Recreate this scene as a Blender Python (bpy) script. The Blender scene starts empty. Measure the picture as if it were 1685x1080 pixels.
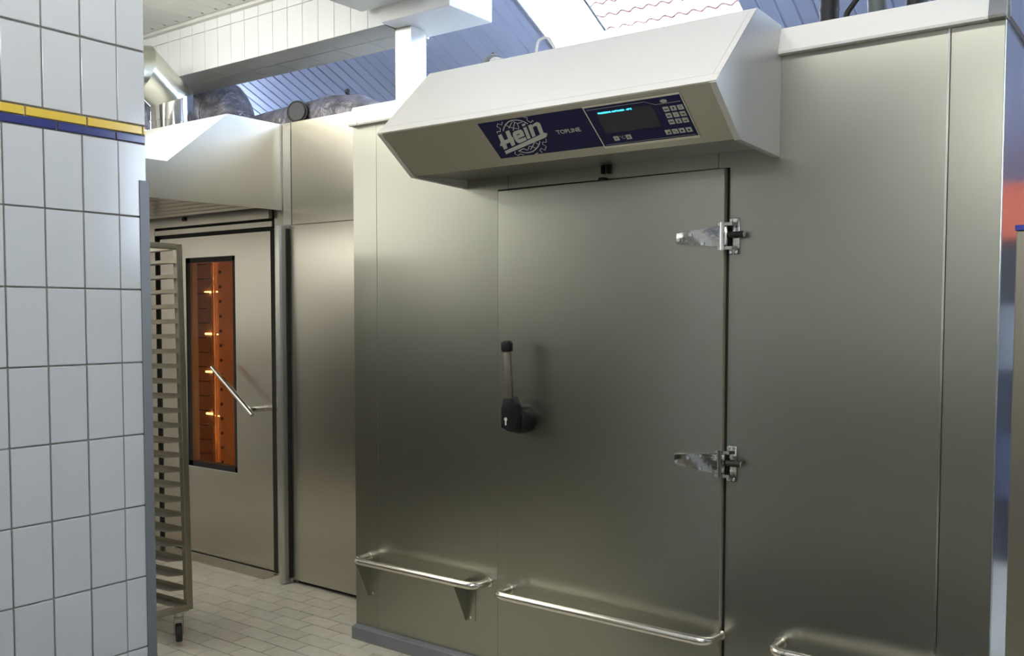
import bpy, bmesh, math, random
from mathutils import Vector, Matrix
random.seed(7)
scene = bpy.context.scene
C = scene.collection
sin, cos, PI = math.sin, math.cos, math.pi

# ------------------------------------------------------------------ camera
CAM = Vector((0.0, -3.0266, 1.5050))
yaw, pitch, roll = 0.6387, -0.05, 0.0013
fw = Vector((-sin(yaw) * cos(pitch), cos(yaw) * cos(pitch), sin(pitch)))
rt = Vector((cos(yaw), sin(yaw), 0.0))
up = rt.cross(fw)
r2 = cos(roll) * rt + sin(roll) * up
u2 = -sin(roll) * rt + cos(roll) * up
cam_data = bpy.data.cameras.new('camera')
cam = bpy.data.objects.new('camera', cam_data)
C.objects.link(cam)
m = Matrix((r2, u2, -fw)).transposed().to_4x4()
m.translation = CAM
cam.matrix_world = m
cam_data.sensor_width = 36.0
cam_data.lens = 1543.72 / 1685.0 * 36.0
cam_data.shift_y = 53.89 / 1685.0
cam_data.clip_start = 0.05
scene.camera = cam

# ------------------------------------------------------------------ world, exposure
SKY = 13.0          # daylight outside the roof windows
TUBE = 14.0        # fluorescent diffusers
world = bpy.data.worlds.new('daylight')
scene.world = world
world.use_nodes = True
bg = world.node_tree.nodes['Background']
bg.inputs[0].default_value = (0.72, 0.83, 1.0, 1.0)
bg.inputs[1].default_value = SKY
scene.view_settings.view_transform = 'Standard'
scene.view_settings.look = 'None'
scene.view_settings.gamma = 1.0
scene.view_settings.use_curve_mapping = False
scene.view_settings.exposure = 1.07

# ------------------------------------------------------------------ materials
MATS = {}
def mat(name, base=(.8, .8, .8), rough=.5, metal=0., spec=.5, emit=None, estr=0., var=0., mott=0., mscale=8.,
        bump=0., bscale=60., bdist=.01, stretch=None, rvar=0., aniso=0., coat=0.):
    """A procedural principled material. var: lightness change from piece to piece; mott: soft mottling; bump: fine relief."""
    if name in MATS:
        return MATS[name]
    M = bpy.data.materials.new(name)
    M.use_nodes = True
    nt = M.node_tree
    N, L = nt.nodes, nt.links
    b = N['Principled BSDF']
    b.inputs['Base Color'].default_value = (*base, 1)
    b.inputs['Roughness'].default_value = rough
    b.inputs['Metallic'].default_value = metal
    b.inputs['Specular IOR Level'].default_value = spec
    b.inputs['Anisotropic'].default_value = aniso
    b.inputs['Coat Weight'].default_value = coat
    if emit:
        b.inputs['Emission Color'].default_value = (*emit, 1)
        b.inputs['Emission Strength'].default_value = estr
    tc = N.new('ShaderNodeTexCoord')
    mp = N.new('ShaderNodeMapping')
    L.new(tc.outputs['Object'], mp.inputs[0])
    if stretch:
        mp.inputs['Scale'].default_value = stretch
    val = None
    if mott or rvar:
        n1 = N.new('ShaderNodeTexNoise')
        n1.inputs['Scale'].default_value = mscale
        n1.inputs['Detail'].default_value = 5
        L.new(mp.outputs[0], n1.inputs['Vector'])
    if mott:
        mr = N.new('ShaderNodeMapRange')
        mr.inputs['From Min'].default_value = .3
        mr.inputs['From Max'].default_value = .7
        mr.inputs['To Min'].default_value = 1 - mott
        mr.inputs['To Max'].default_value = 1 + mott
        L.new(n1.outputs['Fac'], mr.inputs['Value'])
        val = mr.outputs[0]
    if var:
        oi = N.new('ShaderNodeObjectInfo')
        mv = N.new('ShaderNodeMapRange')
        mv.inputs['To Min'].default_value = 1 - var
        mv.inputs['To Max'].default_value = 1 + var
        L.new(oi.outputs['Random'], mv.inputs['Value'])
        if val:
            mu = N.new('ShaderNodeMath'); mu.operation = 'MULTIPLY'
            L.new(val, mu.inputs[0]); L.new(mv.outputs[0], mu.inputs[1])
            val = mu.outputs[0]
        else:
            val = mv.outputs[0]
    if val:
        hs = N.new('ShaderNodeHueSaturation')
        hs.inputs['Color'].default_value = (*base, 1)
        L.new(val, hs.inputs['Value'])
        L.new(hs.outputs[0], b.inputs['Base Color'])
    if rvar:
        rr = N.new('ShaderNodeMapRange')
        rr.inputs['From Min'].default_value = .3
        rr.inputs['From Max'].default_value = .7
        rr.inputs['To Min'].default_value = rough - rvar
        rr.inputs['To Max'].default_value = rough + rvar
        L.new(n1.outputs['Fac'], rr.inputs['Value'])
        L.new(rr.outputs[0], b.inputs['Roughness'])
    if bump:
        n2 = N.new('ShaderNodeTexNoise')
        n2.inputs['Scale'].default_value = bscale
        n2.inputs['Detail'].default_value = 4
        L.new(mp.outputs[0], n2.inputs['Vector'])
        bp = N.new('ShaderNodeBump')
        bp.inputs['Strength'].default_value = bump
        bp.inputs['Distance'].default_value = bdist
        L.new(n2.outputs['Fac'], bp.inputs['Height'])
        L.new(bp.outputs[0], b.inputs['Normal'])
    MATS[name] = M
    return M

def glass_mat(name, tint, ior=1.45):
    M = bpy.data.materials.new(name)
    M.use_nodes = True
    nt = M.node_tree; N, L = nt.nodes, nt.links
    N.remove(N['Principled BSDF'])
    tr = N.new('ShaderNodeBsdfTransparent'); tr.inputs[0].default_value = (*tint, 1)
    gl = N.new('ShaderNodeBsdfGlossy'); gl.inputs['Roughness'].default_value = .03
    fr = N.new('ShaderNodeFresnel'); fr.inputs[0].default_value = ior
    mx = N.new('ShaderNodeMixShader')
    ge = N.new('ShaderNodeNewGeometry')
    iv = N.new('ShaderNodeMath'); iv.operation = 'SUBTRACT'; iv.inputs[0].default_value = 1.0
    mu = N.new('ShaderNodeMath'); mu.operation = 'MULTIPLY'
    L.new(ge.outputs['Backfacing'], iv.inputs[1]); L.new(fr.outputs[0], mu.inputs[0]); L.new(iv.outputs[0], mu.inputs[1])
    L.new(mu.outputs[0], mx.inputs[0]); L.new(tr.outputs[0], mx.inputs[1]); L.new(gl.outputs[0], mx.inputs[2])
    L.new(mx.outputs[0], N['Material Output'].inputs[0])
    MATS[name] = M
    return M

steel = mat('brushed_steel', (.405, .41, .352), .30, 1.0)
steel_side = mat('smooth_steel', (.66, .66, .64), .16, 1.0, mott=.02, mscale=2)
steel_hood = mat('hood_steel', (.50, .49, .44), .33, 1.0, mott=.02, mscale=2)
steel_oven = mat('oven_steel', (.55, .52, .45), .27, 1.0)
sheet_lit = mat('lightened_steel_sheet', (.90, .885, .81), .45, .2, mott=.012, mscale=2)  # steel coloured near white for the strong light on slope and cap
steel_edge = mat('edge_steel', (.68, .67, .62), .22, 1.0)
chrome = mat('chrome', (.72, .72, .71), .10, 1.0)
cast_chrome = mat('polished_cast_metal', (.62, .62, .61), .14, 1.0, bump=.15, bscale=30)
tube_steel = mat('tube_steel', (.78, .75, .67), .24, 1.0)
galv = mat('galvanised_steel', (.60, .60, .58), .40, .6, mott=.08, mscale=14)
trolley_steel = mat('trolley_steel', (.34, .315, .245), .38, .85, mott=.08, mscale=10)
guard_steel = mat('corner_guard_grey', (.20, .205, .21), .45, .3)
white_tile = mat('white_glazed_tile', (.55, .56, .545), .13, var=.02)
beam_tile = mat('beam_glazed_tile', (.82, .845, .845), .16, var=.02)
shaded_tile = mat('beam_tile_shaded', (.34, .33, .305), .4, spec=.25, var=.03)  # same white tile, with the underside's shade put into the colour
yellow_tile = mat('yellow_glazed_tile', (.74, .52, .06), .15, var=.05)
blue_tile = mat('navy_glazed_tile', (.03, .035, .16), .14, var=.08)
grout = mat('grey_grout', (.30, .29, .25), .85, mott=.15, mscale=20)
grout_light = mat('light_grout', (.40, .38, .34), .85)
floor_tile = mat('beige_floor_tile', (.57, .54, .445), .42, var=.07, mott=.08, mscale=25, bump=.05, bscale=120)
floor_grout = mat('brown_floor_grout', (.13, .105, .07), .9, mott=.2, mscale=15)
plank_mat = mat('white_plank_blue_daylight', (.345, .39, .56), .38, var=.03)  # white planks with the blue daylight mixed into the base colour
plaster = mat('white_paint', (.74, .74, .71), .6, mott=.03, mscale=3)
panel_white = mat('white_plastic_cladding', (.76, .77, .76), .35)
ceil_mat = mat('ceiling_panel', (.70, .70, .66), .55, mott=.03, mscale=5)
dado = mat('dark_lower_wall', (.10, .095, .075), .5, mott=.1, mscale=3)  # added on unseen walls so the steel mirrors a dark lower band
plinth_grey = mat('grey_plinth', (.20, .21, .225), .45, mott=.05, mscale=6)
navy = mat('navy_film', (.016, .017, .085), .35, spec=.2)
print_grey = mat('printed_light_grey', (.66, .66, .60), .5)
print_dark = mat('printed_dark', (.05, .05, .05), .5)
key_grey = mat('key_light_grey', (.62, .62, .56), .4)
screen_dark = mat('screen_dark', (.012, .014, .035), .2)
cyan = mat('lit_display_text', (.02, .3, .5), .4, emit=(.05, .62, 1.0), estr=1.5)
black_plastic = mat('black_plastic', (.010, .011, .014), .42, spec=.25)
rubber = mat('black_rubber', (.018, .018, .018), .6)
gasket = mat('dark_gasket', (.02, .02, .02), .7)
grey_plastic = mat('grey_plastic', (.22, .24, .25), .45)
insul = mat('insulation_wrap', (.36, .345, .38), .42, .45, mott=.45, mscale=11, bump=1.0, bscale=13, bdist=.05)
red_brown = mat('red_brown_collar', (.10, .028, .018), .6)
white_cable = mat('white_cable', (.78, .76, .70), .4)
tile_edge_shade = mat('shaded_tile_edge', (.022, .007, .008), .9, spec=.1)  # shadow under each roof tile course, put into the edge colour
end_sheet = mat('satin_end_sheet', (.74, .74, .71), .42, .45)
bounce_sheet = mat('grey_bounce_sheet', (.28, .28, .29), .5)
terracotta = mat('terracotta_tile', (.62, .30, .22), .7, var=.08)
blue_paint = mat('violet_blue_panel', (.06, .04, .36), .4)
orange_mat = mat('orange_plastic', (.80, .16, .07), .45)
bin_blue = mat('grey_blue_bin', (.12, .14, .24), .5)
dark_bin = mat('dark_grey_bin', (.05, .05, .055), .5)
bin_white = mat('pale_grey_bin', (.36, .37, .42), .5)
cavity_mat = mat('oven_cavity_steel', (.50, .36, .24), .38, .6, mott=.15, mscale=5)
cavity_dark = mat('oven_dark_rack', (.045, .02, .010), .5, .5)
oven_lamp_m = mat('oven_lamp', (1, .6, .3), .5, emit=(1.0, .56, .24), estr=130)
oven_glow_m = mat('oven_lamp_glint', (1, .7, .4), .5, emit=(1.0, .62, .26), estr=2.6)
tube_mat = mat('fluorescent_diffuser', (.9, .9, .88), .5, emit=(1.0, .985, .93), estr=TUBE)
tube_soft = mat('opal_diffuser', (.9, .9, .88), .5, emit=(1.0, .975, .88), estr=TUBE * .4)
tube_bright = mat('bright_diffuser', (.9, .9, .88), .5, emit=(1.0, .975, .90), estr=TUBE * 1.2)
tube_mid = mat('mid_diffuser', (.9, .9, .88), .5, emit=(1.0, .975, .88), estr=TUBE * 1.1)
glow_mat = mat('added_glow_panel', (.85, .85, .82), .6, emit=(1.0, .98, .90), estr=1.3)  # emission for the panels added on the far side wall
glow_mat_dim = mat('added_glow_panel_dim', (.85, .85, .82), .6, emit=(1.0, .97, .88), estr=.2)
pane_clear = glass_mat('window_glass', (.96, .98, 1.0))
pane_oven = glass_mat('oven_glass', (.80, .70, .60), 1.2)

# ------------------------------------------------------------------ building helpers
WL = {}            # world location of every object, for parenting without rotation
def wl(o):
    return WL.get(o.name, Vector((0, 0, 0)))

def tag(o, label=None, cat=None, group=None, kind=None):
    if label: o['label'] = label
    if cat: o['category'] = cat
    if group: o['group'] = group
    if kind: o['kind'] = kind
    return o

def thing(name, loc, label, cat, group=None):
    o = bpy.data.objects.new(name, None)
    o.empty_display_size = .1
    C.objects.link(o)
    o.location = loc
    WL[o.name] = Vector(loc)
    return tag(o, label, cat, group)

def finish(name, bm, material, parent=None, smooth=False, origin=None, autosmooth=None):
    """bm is in world coordinates; link it as ONE mesh object (origin at its parent's or at a given point)."""
    og = Vector(origin) if origin is not None else (wl(parent) if parent else Vector((0, 0, 0)))
    bmesh.ops.recalc_face_normals(bm, faces=bm.faces[:])
    bmesh.ops.translate(bm, verts=bm.verts[:], vec=-og)
    me = bpy.data.meshes.new(name)
    bm.to_mesh(me); bm.free()
    me.materials.append(material)
    if smooth:
        me.shade_smooth()
        me.set_sharp_from_angle(angle=math.radians(autosmooth or 40))
    return place(name, me, og, parent)

def place(name, me, pos, parent=None):
    o = bpy.data.objects.new(name, me)
    C.objects.link(o)
    if parent:
        o.parent = parent
        o.location = Vector(pos) - wl(parent)
    else:
        o.location = pos
    WL[o.name] = Vector(pos)
    return o

def box(bm, x0, x1, y0, y1, z0, z1, bev=0., seg=1):
    vs = [bm.verts.new(p) for p in ((x0, y0, z0), (x1, y0, z0), (x1, y1, z0), (x0, y1, z0),
                                    (x0, y0, z1), (x1, y0, z1), (x1, y1, z1), (x0, y1, z1))]
    fs = [bm.faces.new([vs[i] for i in f]) for f in ((0, 3, 2, 1), (4, 5, 6, 7), (0, 1, 5, 4), (1, 2, 6, 5), (2, 3, 7, 6), (3, 0, 4, 7))]
    if bev:
        es = {e for f in fs for e in f.edges}
        bmesh.ops.bevel(bm, geom=list(es), offset=bev, segments=seg, affect='EDGES', profile=.5)

def bx(name, mt, parent, *a, bev=0., seg=1, **k):
    bm = bmesh.new(); box(bm, *a, bev=bev, seg=seg)
    return finish(name, bm, mt, parent, **k)

def prism(bm, poly, ax, a0, a1, bev=0.):
    """poly: 2-D points in the other two axes (in x,y,z order); extruded along axis ax from a0 to a1."""
    def P(p, a):
        return ((a, p[0], p[1]), (p[0], a, p[1]), (p[0], p[1], a))[ax]
    A = [bm.verts.new(P(p, a0)) for p in poly]
    B = [bm.verts.new(P(p, a1)) for p in poly]
    n = len(poly)
    fs = [bm.faces.new(A), bm.faces.new(B[::-1])]
    for i in range(n):
        fs.append(bm.faces.new((A[i], B[i], B[(i + 1) % n], A[(i + 1) % n])))
    if bev:
        es = {e for f in fs for e in f.edges}
        bmesh.ops.bevel(bm, geom=list(es), offset=bev, segments=2, affect='EDGES', profile=.5)

def fillet(pts, rad, n=6):
    pts = [Vector(p) for p in pts]
    out = [pts[0]]
    for i in range(1, len(pts) - 1):
        a, b, c = pts[i - 1], pts[i], pts[i + 1]
        d1, d2 = (a - b).normalized(), (c - b).normalized()
        ang = d1.angle(d2)
        tl = min(rad / math.tan(ang / 2), (a - b).length * .49, (c - b).length * .49)
        p, q = b + d1 * tl, b + d2 * tl
        for k in range(n + 1):
            s = k / n
            out.append((1 - s) ** 2 * p + 2 * s * (1 - s) * b + s * s * q)
    out.append(pts[-1])
    return out

def tube(bm, pts, r, n=14, caps=True):
    pts = [Vector(p) for p in pts]
    rs = r if isinstance(r, (list, tuple)) else [r] * len(pts)
    nrm = None
    rings = []
    for i, p in enumerate(pts):
        d = (pts[min(i + 1, len(pts) - 1)] - pts[max(i - 1, 0)]).normalized()
        if nrm is None:
            nrm = d.orthogonal().normalized()
        nrm = (nrm - d * nrm.dot(d)).normalized()
        bi = d.cross(nrm)
        rings.append([bm.verts.new(p + rs[i] * (cos(2 * PI * k / n) * nrm + sin(2 * PI * k / n) * bi)) for k in range(n)])
    for a, b in zip(rings, rings[1:]):
        for k in range(n):
            bm.faces.new((a[k], a[(k + 1) % n], b[(k + 1) % n], b[k]))
    if caps:
        bm.faces.new(rings[0][::-1]); bm.faces.new(rings[-1])

def tb(name, mt, parent, pts, r, n=14, **k):
    bm = bmesh.new(); tube(bm, pts, r, n)
    return finish(name, bm, mt, parent, smooth=True, **k)

def cyl(bm, a, b, r, n=16):
    tube(bm, [a, b], r, n)

def strip2d(pts, w):
    """a polyline of width w as quads (2-D)."""
    out = []
    for (x0, y0), (x1, y1) in zip(pts, pts[1:]):
        dx, dy = x1 - x0, y1 - y0
        l = math.hypot(dx, dy) or 1
        ex, ey = dx / l * w * .3, dy / l * w * .3
        nx, ny = -dy / l * w / 2, dx / l * w / 2
        out.append([(x0 - ex + nx, y0 - ey + ny), (x1 + ex + nx, y1 + ey + ny), (x1 + ex - nx, y1 + ey - ny), (x0 - ex - nx, y0 - ey - ny)])
    return out

def text_mesh(name, body, size, mtx, mt, parent, extrude=.0004, bold=0., shear=0., align='LEFT'):
    cu = bpy.data.curves.new(name, 'FONT')
    cu.body = body; cu.size = size; cu.extrude = extrude; cu.offset = bold; cu.shear = shear; cu.align_x = align
    cu.resolution_u = 3
    t = bpy.data.objects.new(name, cu)
    C.objects.link(t)
    bpy.context.view_layer.update()
    me = bpy.data.meshes.new_from_object(t.evaluated_get(bpy.context.evaluated_depsgraph_get()))
    bpy.data.objects.remove(t); bpy.data.curves.remove(cu)
    me.transform(mtx)
    og = wl(parent)
    me.transform(Matrix.Translation(-og))
    me.materials.clear(); me.materials.append(mt)
    return place(name, me, og, parent)

# ================================================================== THE SETTING
RX0, RX1, RY0, RY1 = -7.0, 2.2, -6.2, 4.0      # inner faces of the room

# ---- floor: a bed of brown grout with bonded beige tiles on it
floor = bx('floor', floor_grout, None, RX0 - .2, RX1 + .2, RY0 - .2, RY1 + .2, -.12, -.004)
tag(floor, 'beige bonded clay tile floor with thin brown joints', 'floor', kind='structure')
TL, TW, GAP = .2085, .0985, .005
bm = bmesh.new(); box(bm, -TL / 2 + GAP / 2, TL / 2 - GAP / 2, -TW / 2 + GAP / 2, TW / 2 - GAP / 2, -.008, 0, bev=.0012)
tile_me = bpy.data.meshes.new('tile'); bm.to_mesh(tile_me); bm.free(); tile_me.materials.append(floor_tile)
rest = []
FX, FY = -3.655, -.1545
for j in range(-62, 42):
    y = FY + j * TW
    if y < RY0 + .05 or y > RY1 - .05: continue
    for i in range(-18, 30):
        x = FX + i * TL + (TL / 2 if j % 2 else 0)
        if x < RX0 + .1 or x > RX1 - .1: continue
        # seen directly: the aisle between the tiled wall, the oven and the cabinet
        near = (-5.3 < x < -2.45 and -1.05 < y < .52) and (y < 0 or x < -3.2) and (y - 0.52 > -1.2 - .9 * (x + 3.9) or x > -4.4)
        if near and (x < -2.9 or y > -.7) and y > -.85:
            o = place('tile', tile_me, (x, y, .0015 * (random.random() - .5)), floor)
        else:
            rest.append((x, y))
bm = bmesh.new()
for x, y in rest:
    box(bm, x - TL / 2 + GAP / 2, x + TL / 2 - GAP / 2, y - TW / 2 + GAP / 2, y + TW / 2 - GAP / 2, -.008, 0)
o = finish('tile_field', bm, floor_tile, floor); o['kind'] = 'stuff'

# ---- outer walls
def wall(name, *a, m=plaster, label=None):
    o = bx(name, m, None, *a); return tag(o, label, 'wall', kind='structure')
wall('wall_back', RX0 - .2, RX1 + .2, RY0 - .2, RY0, 0, 4.9, label='white painted wall behind the camera')
wall('wall_side', RX0 - .2, RX0, RY0, RY1, 0, 2.45, label='white painted wall beyond the oven')
bm = bmesh.new()
for a in ((RY0, 1.3, 0, 5.2), (3.6, RY1, 0, 5.2), (1.3, 3.6, 0, 2.0), (1.3, 3.6, 3.05, 5.2)): box(bm, RX1, RX1 + .2, *a)
tag(finish('wall_right', bm, plaster), 'white painted wall on the right of the room', 'wall', kind='structure')
w6 = bx('added_window_6', pane_clear, None, RX1 + .05, RX1 + .06, 1.3, 3.6, 2.0, 3.05)  # unseen opening added to bring daylight to the planks on the right
tag(w6, 'unseen window added high in the right wall', 'window', kind='structure')
wall('wall_rear', RX0 - .2, RX1 + .2, RY1, RY1 + .2, 0, 2.6, label='white painted wall behind the cabinets')
o = bx('trim_5', dado, None, RX0, RX1, RY0, RY0 + .02, 0, 1.05); tag(o, 'added dark lower panelling on the back wall', 'panelling', kind='structure')
o = bx('trim_6', dado, None, RX0, RX0 + .02, RY0 + .02, -2.3, 0, 1.75); tag(o, 'added dark lower panelling on the far side wall', 'panelling', kind='structure')
o = bx('trim_7', dado, None, RX1 - .02, RX1, RY0 + .02, -.2, 0, 1.05); tag(o, 'added dark lower panelling on the right wall', 'panelling', kind='structure')

# ---- the tiled wall in the left foreground
XT, YT, PT, PC = -2.4036, -1.5082, .203, .103
WLEN, WTH = 1.25, .40
wall_l = bx('wall_left', grout, None, XT - WTH, XT - .006, YT - WLEN, YT, 0, 3.212)
tag(wall_l, 'white tiled wall end with a yellow and blue band', 'wall', kind='structure')
def tile_piece(w, h, name, mt, d=.008):
    bm = bmesh.new(); box(bm, -d, 0, -w / 2, w / 2, -h / 2, h / 2, bev=.0014)
    me = bpy.data.meshes.new(name); bm.to_mesh(me); bm.free(); me.materials.append(mt); return me
J = .0042
full = tile_piece(PC - J, PT - J, 'tile', white_tile)
cutc = tile_piece(.083 - J / 2, PT - J, 'tile', white_tile)
rows = []
z = .7586
while z > 0: z -= PT
k = 0
z0 = z
while True:
    lo = z0 + k * PT
    if lo + PT > 1.978: break
    rows.append((max(lo, 0.0), lo + PT)); k += 1
up0 = 2.0266
while up0 < 3.19:
    rows.append((up0, min(up0 + PT + .0015, 3.212))); up0 += PT + .0015
wall_tiles_rest = []
for lo, hi in rows:
    whole = hi - lo > PT - .002
    cz = (lo + hi) / 2
    if whole: place('tile', cutc, (XT, YT - .083 / 2 - J / 4, cz), wall_l)
    else: place('tile', tile_piece(.083 - J / 2, hi - lo - J, 'tile', white_tile), (XT, YT - .083 / 2 - J / 4, cz), wall_l)
    part = None if whole else tile_piece(PC - J, hi - lo - J, 'tile', white_tile)
    for c in range(11):
        y = YT - .083 - PC * (c + .5)
        place('tile', full if whole else part, (XT, y, cz), wall_l)
for (za, zb, mt, first, nm) in ((1.9766, 2.0010, blue_tile, .090, 'band_tile'), (2.0010, 2.0266, yellow_tile, .009, 'band_tile')):
    e = [0.0]; c = first
    while c < WLEN - .01: e.append(c); c += .162
    e.append(WLEN)
    for a, b in zip(e, e[1:]):
        me = tile_piece(max(b - a - J, .003), zb - za - .0036, nm, mt)
        place(nm, me, (XT, YT - (a + b) / 2, (za + zb) / 2), wall_l)
bm = bmesh.new()
prism(bm, [(XT - .012, YT - .024), (XT + .004, YT - .024), (XT + .004, YT + .004), (XT - .03, YT + .004), (XT - .03, YT + .001), (XT - .012, YT - .0)], 2, 0, 1.875)
o = finish('corner_guard', bm, guard_steel, wall_l); o['label'] = 'grey metal corner guard'

# ---- tiled bulkhead beam, upper left
BY0, BY1, BZ0, BZ1 = .35, .6815, 2.919, 3.2118
beam = bx('trim_1', grout_light, None, RX0, -3.2865, BY0 + .006, BY1 - .004, BZ0 + .006, BZ1)
tag(beam, 'white tiled bulkhead beam with shade coloured into its underside', 'beam', kind='structure')
bw = .12074
bx0 = -3.4036
def ytile(w, h):
    bm = bmesh.new(); box(bm, -w / 2, w / 2, 0, .008, -h / 2, h / 2, bev=.001)
    me = bpy.data.meshes.new('tile'); bm.to_mesh(me); bm.free(); me.materials.append(beam_tile); return me
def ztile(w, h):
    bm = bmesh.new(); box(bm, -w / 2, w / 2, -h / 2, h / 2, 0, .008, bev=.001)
    me = bpy.data.meshes.new('tile'); bm.to_mesh(me); bm.free(); me.materials.append(shaded_tile); return me
g = .003
zs = 3.1389
low_t, top_t = ytile(bw - g, zs - BZ0 - g), ytile(bw - g, BZ1 - zs - g)
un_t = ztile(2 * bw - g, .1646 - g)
for i in range(-1, 34):
    cx = bx0 - bw * (i + .5)
    if cx < RX0 + .05: break
    if i == -1:
        place('tile', ytile(bw - .004, zs - BZ0 - g), (cx, BY0, (zs + BZ0) / 2), beam); continue
    place('tile', low_t, (cx, BY0, (zs + BZ0) / 2), beam)
    place('tile', top_t, (cx, BY0, (zs + BZ1) / 2), beam)
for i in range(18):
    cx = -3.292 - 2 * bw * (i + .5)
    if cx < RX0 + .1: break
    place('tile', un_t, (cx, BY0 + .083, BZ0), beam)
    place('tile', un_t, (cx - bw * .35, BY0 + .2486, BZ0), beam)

# ---- white clad box where the beam ends, and the cross beam that comes towards the camera
o = bx('trim_2', panel_white, None, -3.2832, -2.8413, .3147, .6351, 2.918, 3.50, bev=.003)
tag(o, 'white clad box around the end of the tiled beam', 'beam', kind='structure')
o = bx('trim_3', panel_white, None, -3.4073, -2.8413, RY0, .3136, 2.9942, 3.2118)
tag(o, 'white cross beam soffit running towards the camera', 'beam', kind='structure')

# ---- flat ceiling on the left, with its panel joints and clips
cl = bx('ceiling', ceil_mat, None, RX0, -3.4073, RY0, BY0, 3.2148, 3.28)
tag(cl, 'pale flat panel ceiling with thin joints above the tiled beam', 'ceiling', kind='structure')
bm = bmesh.new(); box(bm, -.0602, .0602, 0, 1.52, -.004, 0, bev=.0015)
pan = bpy.data.meshes.new('panel'); bm.to_mesh(pan); bm.free(); pan.materials.append(ceil_mat)
for i in range(34):
    x = -3.474 - i * .1237
    if x < RX0 + .06: break
    place('panel', pan, (x, BY0 - 1.56, 3.2148), cl)
    bm = bmesh.new(); box(bm, x - .0663, x - .0575, BY0 - .080, BY0 - .064, 3.2085, 3.2138)
    finish('clip', bm, grey_plastic, cl)
o = bx('trim_8', ceil_mat, None, RX0, -3.4073, BY0 - .033, BY0 - .001, 3.195, 3.2148)
tag(o, 'narrow edge strip where the flat ceiling meets the tiled beam', 'trim', kind='structure')

# ---- sloping plank ceiling (falls away behind the cabinets)
U = Vector((-.0494, .9192, -.3906)); U.normalize()
NRM = Vector((0.0, .3911, .9204)); NRM = (NRM - U * NRM.dot(U)).normalized()
V = NRM.cross(U)                       # points to -X
K0 = 3.6816
def rp(s, t, n=0.0):
    return V * s + U * t + NRM * (K0 + n)
PW = (3.325 - 2.085) / 13
S0 = 2.085
TS0, TS1 = -.35, 1.188                 # roof window opening along the slope
T_TOP, T_BOT = -2.6, 2.75
rot = Matrix((V, U, NRM)).transposed().to_4x4()
deck_bm = bmesh.new()
def slab(bm, s0, s1, t0, t1, n0, n1):
    vs = [bm.verts.new(rp(*p)) for p in ((s0, t0, n0), (s1, t0, n0), (s1, t1, n0), (s0, t1, n0), (s0, t0, n1), (s1, t0, n1), (s1, t1, n1), (s0, t1, n1))]
    for f in ((0, 3, 2, 1), (4, 5, 6, 7), (0, 1, 5, 4), (1, 2, 6, 5), (2, 3, 7, 6), (3, 0, 4, 7)):
        bm.faces.new([vs[i] for i in f])
for a in ((-2.6, 2.085, T_TOP, T_BOT), (3.325, 7.4, T_TOP, T_BOT), (2.085, 3.325, T_TOP, TS0), (2.085, 3.325, TS1, T_BOT)):
    slab(deck_bm, *a, .02, .12)
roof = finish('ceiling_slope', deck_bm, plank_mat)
tag(roof, 'sloping white plank ceiling with open joints behind the steel cabinet', 'ceiling', kind='structure')
def plank_mesh(length):
    w, g = PW, .0045
    prof = [(-w / 2, .022), (-w / 2, .008), (-w / 2 + g, .0065), (-w / 2 + g + .006, 0), (w / 2 - .006, 0), (w / 2 - .0005, .006), (w / 2 - .0005, .022)]
    bm = bmesh.new()
    prism(bm, prof, 1, 0, length)
    bmesh.ops.recalc_face_normals(bm, faces=bm.faces[:])
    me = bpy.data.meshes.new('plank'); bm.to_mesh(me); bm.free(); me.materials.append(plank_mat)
    me.transform(rot)
    return me
p_full, p_up, p_dn = plank_mesh(T_BOT - T_TOP), plank_mesh(TS0 - T_TOP), plank_mesh(T_BOT - TS1)
for i in range(-46, 56):
    s = S0 + PW * (i + .5)
    if 0 <= i < 13:
        place('plank', p_up, rp(s, T_TOP), roof); place('plank', p_dn, rp(s, TS1), roof)
    else:
        place('plank', p_full, rp(s, T_TOP), roof)

# back slope and gable ends close the roof space above the camera
ridge = rp(0, T_TOP)
bm = bmesh.new()
ry, rz = ridge.y, ridge.z + .1
BS0, BS1, BT0, BT1 = -.5, .1, -2.75, -2.35    # opening of the added roof window in the back slope (x0,x1,y0,y1)
def bslope(y): return rz + (y - ry) / (RY0 - ry) * (2.7 - rz)
def bquad(bm, x0, x1, y0, y1, th=.1):
    vs = [bm.verts.new(p) for p in ((x0, y0, bslope(y0)), (x1, y0, bslope(y0)), (x1, y1, bslope(y1)), (x0, y1, bslope(y1)),
                                    (x0, y0, bslope(y0) + th), (x1, y0, bslope(y0) + th), (x1, y1, bslope(y1) + th), (x0, y1, bslope(y1) + th))]
    for f in ((0, 3, 2, 1), (4, 5, 6, 7), (0, 1, 5, 4), (1, 2, 6, 5), (2, 3, 7, 6), (3, 0, 4, 7)):
        bm.faces.new([vs[i] for i in f])
bquad(bm, RX0 - .2, BS0, RY0 - .2, ry + .1); bquad(bm, BS1, RX1 + .2, RY0 - .2, ry + .1)
bquad(bm, BS0, BS1, RY0 - .2, BT0); bquad(bm, BS0, BS1, BT1, ry + .1)
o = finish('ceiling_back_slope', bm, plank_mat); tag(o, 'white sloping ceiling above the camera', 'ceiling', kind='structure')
GW0, GW1, GZ0, GZ1 = .72, 2.45, 2.76, 3.40    # gable window on the far left
bm = bmesh.new()
def gable(x, hole):
    def quad(y0, y1, z0, z1): box(bm, x - .1, x, y0, y1, z0, z1)
    quad(RY0, GW0, 2.45, 5.0); quad(GW1, RY1 + .2, 2.45, 4.2)
    if hole:
        quad(GW0, GW1, 2.45, GZ0); quad(GW0, GW1, GZ1, 4.4)
gable(RX0, True)
o = finish('wall_gable', bm, plaster); tag(o, 'white gable wall above the oven', 'wall', kind='structure')
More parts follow.
